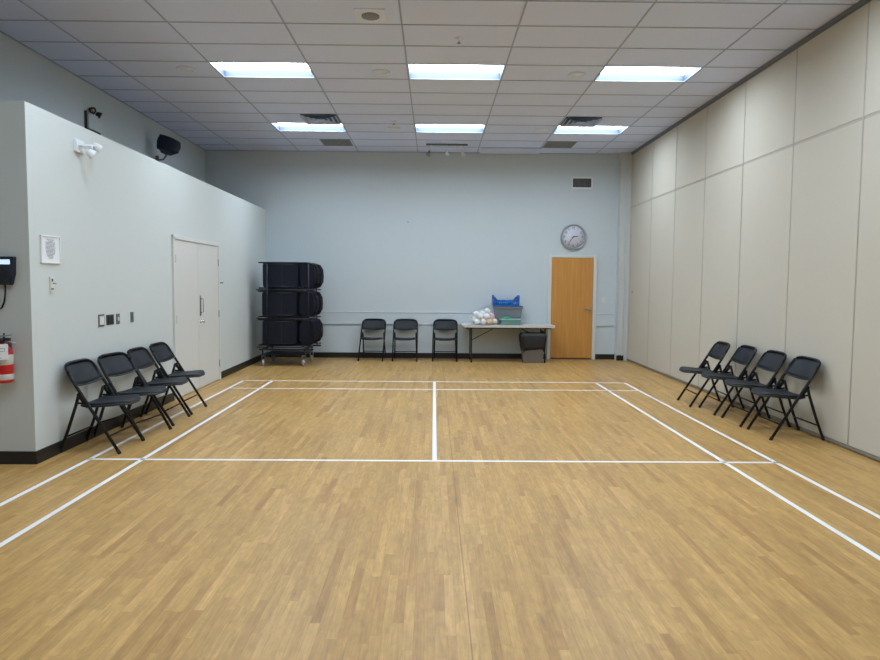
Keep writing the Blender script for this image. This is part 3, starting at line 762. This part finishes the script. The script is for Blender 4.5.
t = on_closet('framed_notice', 'small framed notice with an oval grey emblem near the corner of the closet wall', 'notice', 5.83, 1.835)
m = MB()
for q in ((-.15,.15,.11,.122),(-.15,.15,-.122,-.11),(-.15,-.138,-.11,.11),(.138,.15,-.11,.11)): m.box(q[0],q[1],-.014,0,q[2],q[3],.002)
m.build('frame', M['white'], t); MB().box(-.14,.14,-.006,-.001,-.112,.112).build('sheet', M['paper'], t)
m = MB(); random.seed(3)
for k in range(15):
    z = .085-.0115*k; hw = .075*math.sqrt(max(.05, 1-((k-6)/8.6)**2)) if k > 2 else (.055,.04,.08)[k]
    x = -hw
    while x < hw-.012:
        l_ = random.uniform(.01,.028); m.box(x, min(x+l_, hw), -.0075, -.006, z-.0022, z+.0022); x += l_+.005
m.build('print', M['grey_ink'], t)
t = on_closet('card_reader', 'small white key-latch plate below the framed notice', 'switch', 5.83, 1.525)
MB().box(-.028,.028,-.012,0,-.07,.07,.003).build('body', M['plate_white'], t)
m = MB(); m.box(-.010,.006,-.020,-.011,.03,.055,.002); m.box(-.018,.018,-.015,-.011,-.042,-.028,.001); m.tube([(0,-.018,.015),(.03,-.03,.01)], .004)
m.build('latch', M['plate_grey'], t)

# twin-head emergency lamps
def heads(t, pts, mt, glass, sc=.8):
    for (x0, y0, z0), (x1, y1, z1), aim in pts:
        s_ = MB().tube([(x0,y0,z0),((x0+x1)/2,y1,z0),(x1,y1,z1)], .012).build('arm', mt, t)
        q = Vector(aim).normalized().to_track_quat('-Z','Y').to_matrix().to_4x4()
        MB().lathe([(.0,.075),(.03,.07),(.045,.04),(.058,0),(.062,-.01),(.056,-.012)], seg=20).xf(Matrix.Translation((x1,y1,z1)) @ q @ Matrix.Scale(sc,4)).build('lamp_head', mt, t)
        MB().lathe([(0,-.014),(.055,-.010)], seg=20).xf(Matrix.Translation((x1,y1,z1)) @ q @ Matrix.Scale(sc,4)).build('lamp_lens', glass, t)
t = on_closet('emergency_lamp', 'white emergency lamp with two heads near the top front of the closet wall', 'lamp', 6.34, 2.835)
MB().box(-.07,.07,-.03,0,-.06,.06,.008).build('base_plate', M['white'], t)
heads(t, [((-.03,-.03,0),(-.00,-.14,-.075),(.5,-.55,-.5)), ((.03,-.03,.02),(.13,-.12,.01),(.8,-.2,-.5))], M['white'], M['lamp_glass'])
t = thing('emergency_light', 'emergency battery light with two dark heads high on the far left wall', 'lamp', (XL, 9.12, 3.715), math.pi/2)
MB().box(-.15,.17,-.06,0,-.111,.10,.006).build('battery_box', M['paint'], t)
m = MB(); m.box(-.165,-.151,-.035,0,-.13,.12,.003); m.box(-.165,.17,-.05,0,-.13,-.112,.003); m.build('bracket', M['plate_black'], t)  # black strips put in as the box's shadow outline, left and below
heads(t, [((-.03,-.03,.09),(-.04,-.05,.15),(-.3,-.6,-.3)), ((.08,-.03,.09),(.12,-.07,.12),(.3,-.6,-.4))], M['plate_black'], M['lamp_glass'])

# wall speaker: shell with a curved grille
t = thing('wall_speaker', 'dark rounded loudspeaker bracketed to the far left wall above the closet', 'speaker', (-4.42, 11.0, 3.775), R(28))
def spk(u, v):
    a = -1+2*u; z = -.145+.29*v
    wv = .225-.03*abs(v-.55)*2
    return (a*wv, -.10-.055*(1-a*a), z*(1-.12*a))
MB().sheet(spk, 14, 6, .02).build('grille', M['speaker_grille'], t)
m = MB()
P = [(-.225,-.10),(-.12,.12),(.0,.16),(.12,.12),(.225,-.10)]
m.prism_z([(x,y) for x,y in P], -.13, .15); bmesh.ops.bevel(m.bm, geom=m.bm.edges[:], offset=.04, segments=3, affect='EDGES')
m.build('shell', M['speaker'], t)
for o in kids(t): o.rotation_euler = (R(-14),R(14),0); o.scale = (.84,.84,.80)
m = MB(); m.tube([(-.02,.05,-.13),(-.06,.13,-.19),(-.14,.25,-.19)], .014); m.box(-.17,-.12,.225,.27,-.25,-.12,.003)
m.build('bracket', M['plate_grey'], t)

# ---------------------------------------------------------------- phone and extinguisher on the closet's end wall
YW = CA[1]
t = thing('wall_phone', 'dark wall telephone with a pale blue screen and hanging cord', 'telephone', (-3.59, YW, 1.645))
m = MB(); m.prism([(-.075,-.12),(.055,-.12),(.075,-.03),(.085,.115),(-.085,.115),(-.085,-.03)], -.055, 0); bmesh.ops.bevel(m.bm, geom=m.bm.edges[:], offset=.006, segments=2, affect='EDGES')
m.build('phone_body', M['phone'], t)
MB().box(-.035,.06,-.060,-.054,.05,.09,.002).build('screen', M['lcd'], t)
m = MB()
for r_ in range(4):
    for c_ in range(3): m.box(-.02+.024*c_,-.004+.024*c_,-.062,-.054,-.09+.026*r_,-.074+.026*r_,.002)
m.build('keypad', M['plate_black'], t)
m = MB(); m.tube([(-.075,-.075,-.10),(-.082,-.088,0),(-.075,-.075,.12)], .02, 10); m.sphere((-.075,-.072,.12), .03); m.sphere((-.075,-.072,-.10), .03); m.build('handset', M['phone'], t)
cp = [(.0+(-.10)*(.5-.5*math.cos(math.pi*k/14)) , -.03, -.12-.20*math.sin(math.pi*k/14)) for k in range(15)]
MB().tube(cp, .007, 6).build('cord', M['black_metal'], t)

t = thing('fire_extinguisher', 'red fire extinguisher with white labels hanging on the end wall of the closet', 'fire extinguisher', (-3.60, YW-.085, .715))
MB().lathe([(0,0),(.072,.0),(.078,.012),(.078,.235),(.07,.27),(.045,.30),(.02,.325)], seg=28).build('cylinder', M['red'], t)
MB().lathe([(.0785,.025),(.0795,.027),(.0795,.070),(.0785,.072)], seg=28).build('lower_label', M['beige'], t)
MB().lathe([(.0785,.150),(.0795,.152),(.0795,.232),(.0785,.234)], seg=28).build('upper_label', M['beige'], t)
m = MB()
for k in range(5): m.box(-.05,.045-.012*(k%2),-.0815,-.0775,.165+.011*k,.169+.011*k)
m.build('label_print', M['grey_ink'], t)
TR = Matrix.Rotation(R(33),4,'Z')
m = MB(); m.box(-.055,.042,-.088,-.083,.195,.325,.002).xf(TR); m.build('hang_tag', M['paper'], t)
m = MB(); m.box(-.042,.0,-.0895,-.0875,.265,.268); m.box(-.042,.0,-.0895,-.0875,.288,.291); m.box(-.042,-.039,-.0895,-.0875,.265,.291); m.box(-.003,0,-.0895,-.0875,.265,.291); m.xf(TR @ Matrix.Translation((.02,0,0))); m.build('tag_mark', M['grey_ink'], t)
m = MB(); m.lathe([(.018,.325),(.022,.34),(.022,.365),(.014,.37)], seg=14); m.box(.0,.07,-.012,.012,.345,.372,.003); m.tube([(.018,0,.37),(.022,0,.41)], .008)
m.build('valve', M['plate_black'], t)
MB().prism([(-.02,.375),(.0,.375),(.085,.392),(.085,.400),(-.02,.392)], -.010, .010).tube([(.0,0,.342),(.06,0,.335),(.125,0,.322)], .005).build('lever', M['steel'], t)
MB().tube([(-.02,0,.35),(-.08,-.02,.34),(-.105,-.02,.25),(-.10,-.01,.10)], .010).build('hose', M['rubber'], t)
MB().box(-.03,.03,.079,.085,.10,.33,.002).build('bracket', M['steel'], t)

# ---------------------------------------------------------------- camera, world, output look
cam = bpy.data.cameras.new('camera'); co = bpy.data.objects.new('camera', cam); col.objects.link(co)
r_ = Vector((0.99993176,-0.0087688,0.00771908)); u_ = Vector((-0.00714199,0.06403828,0.99792189)); w_ = Vector((0.00924489,0.99790892,-0.06397129))
mt = Matrix((r_, u_, -w_)).transposed().to_4x4(); mt.translation = (-.014, 0, 1.568)
co.matrix_world = mt
cam.sensor_width = 36; cam.lens = 654.69/880*36; cam.shift_y = -5/880
scene.camera = co
wd = bpy.data.worlds.new('world'); scene.world = wd; wd.use_nodes = True
wd.node_tree.nodes['Background'].inputs[0].default_value = (.5,.55,.6,1); wd.node_tree.nodes['Background'].inputs[1].default_value = .1
vs = scene.view_settings; vs.view_transform = 'Standard'; vs.look = 'None'; vs.exposure = 0; vs.gamma = 1; vs.use_curve_mapping = False
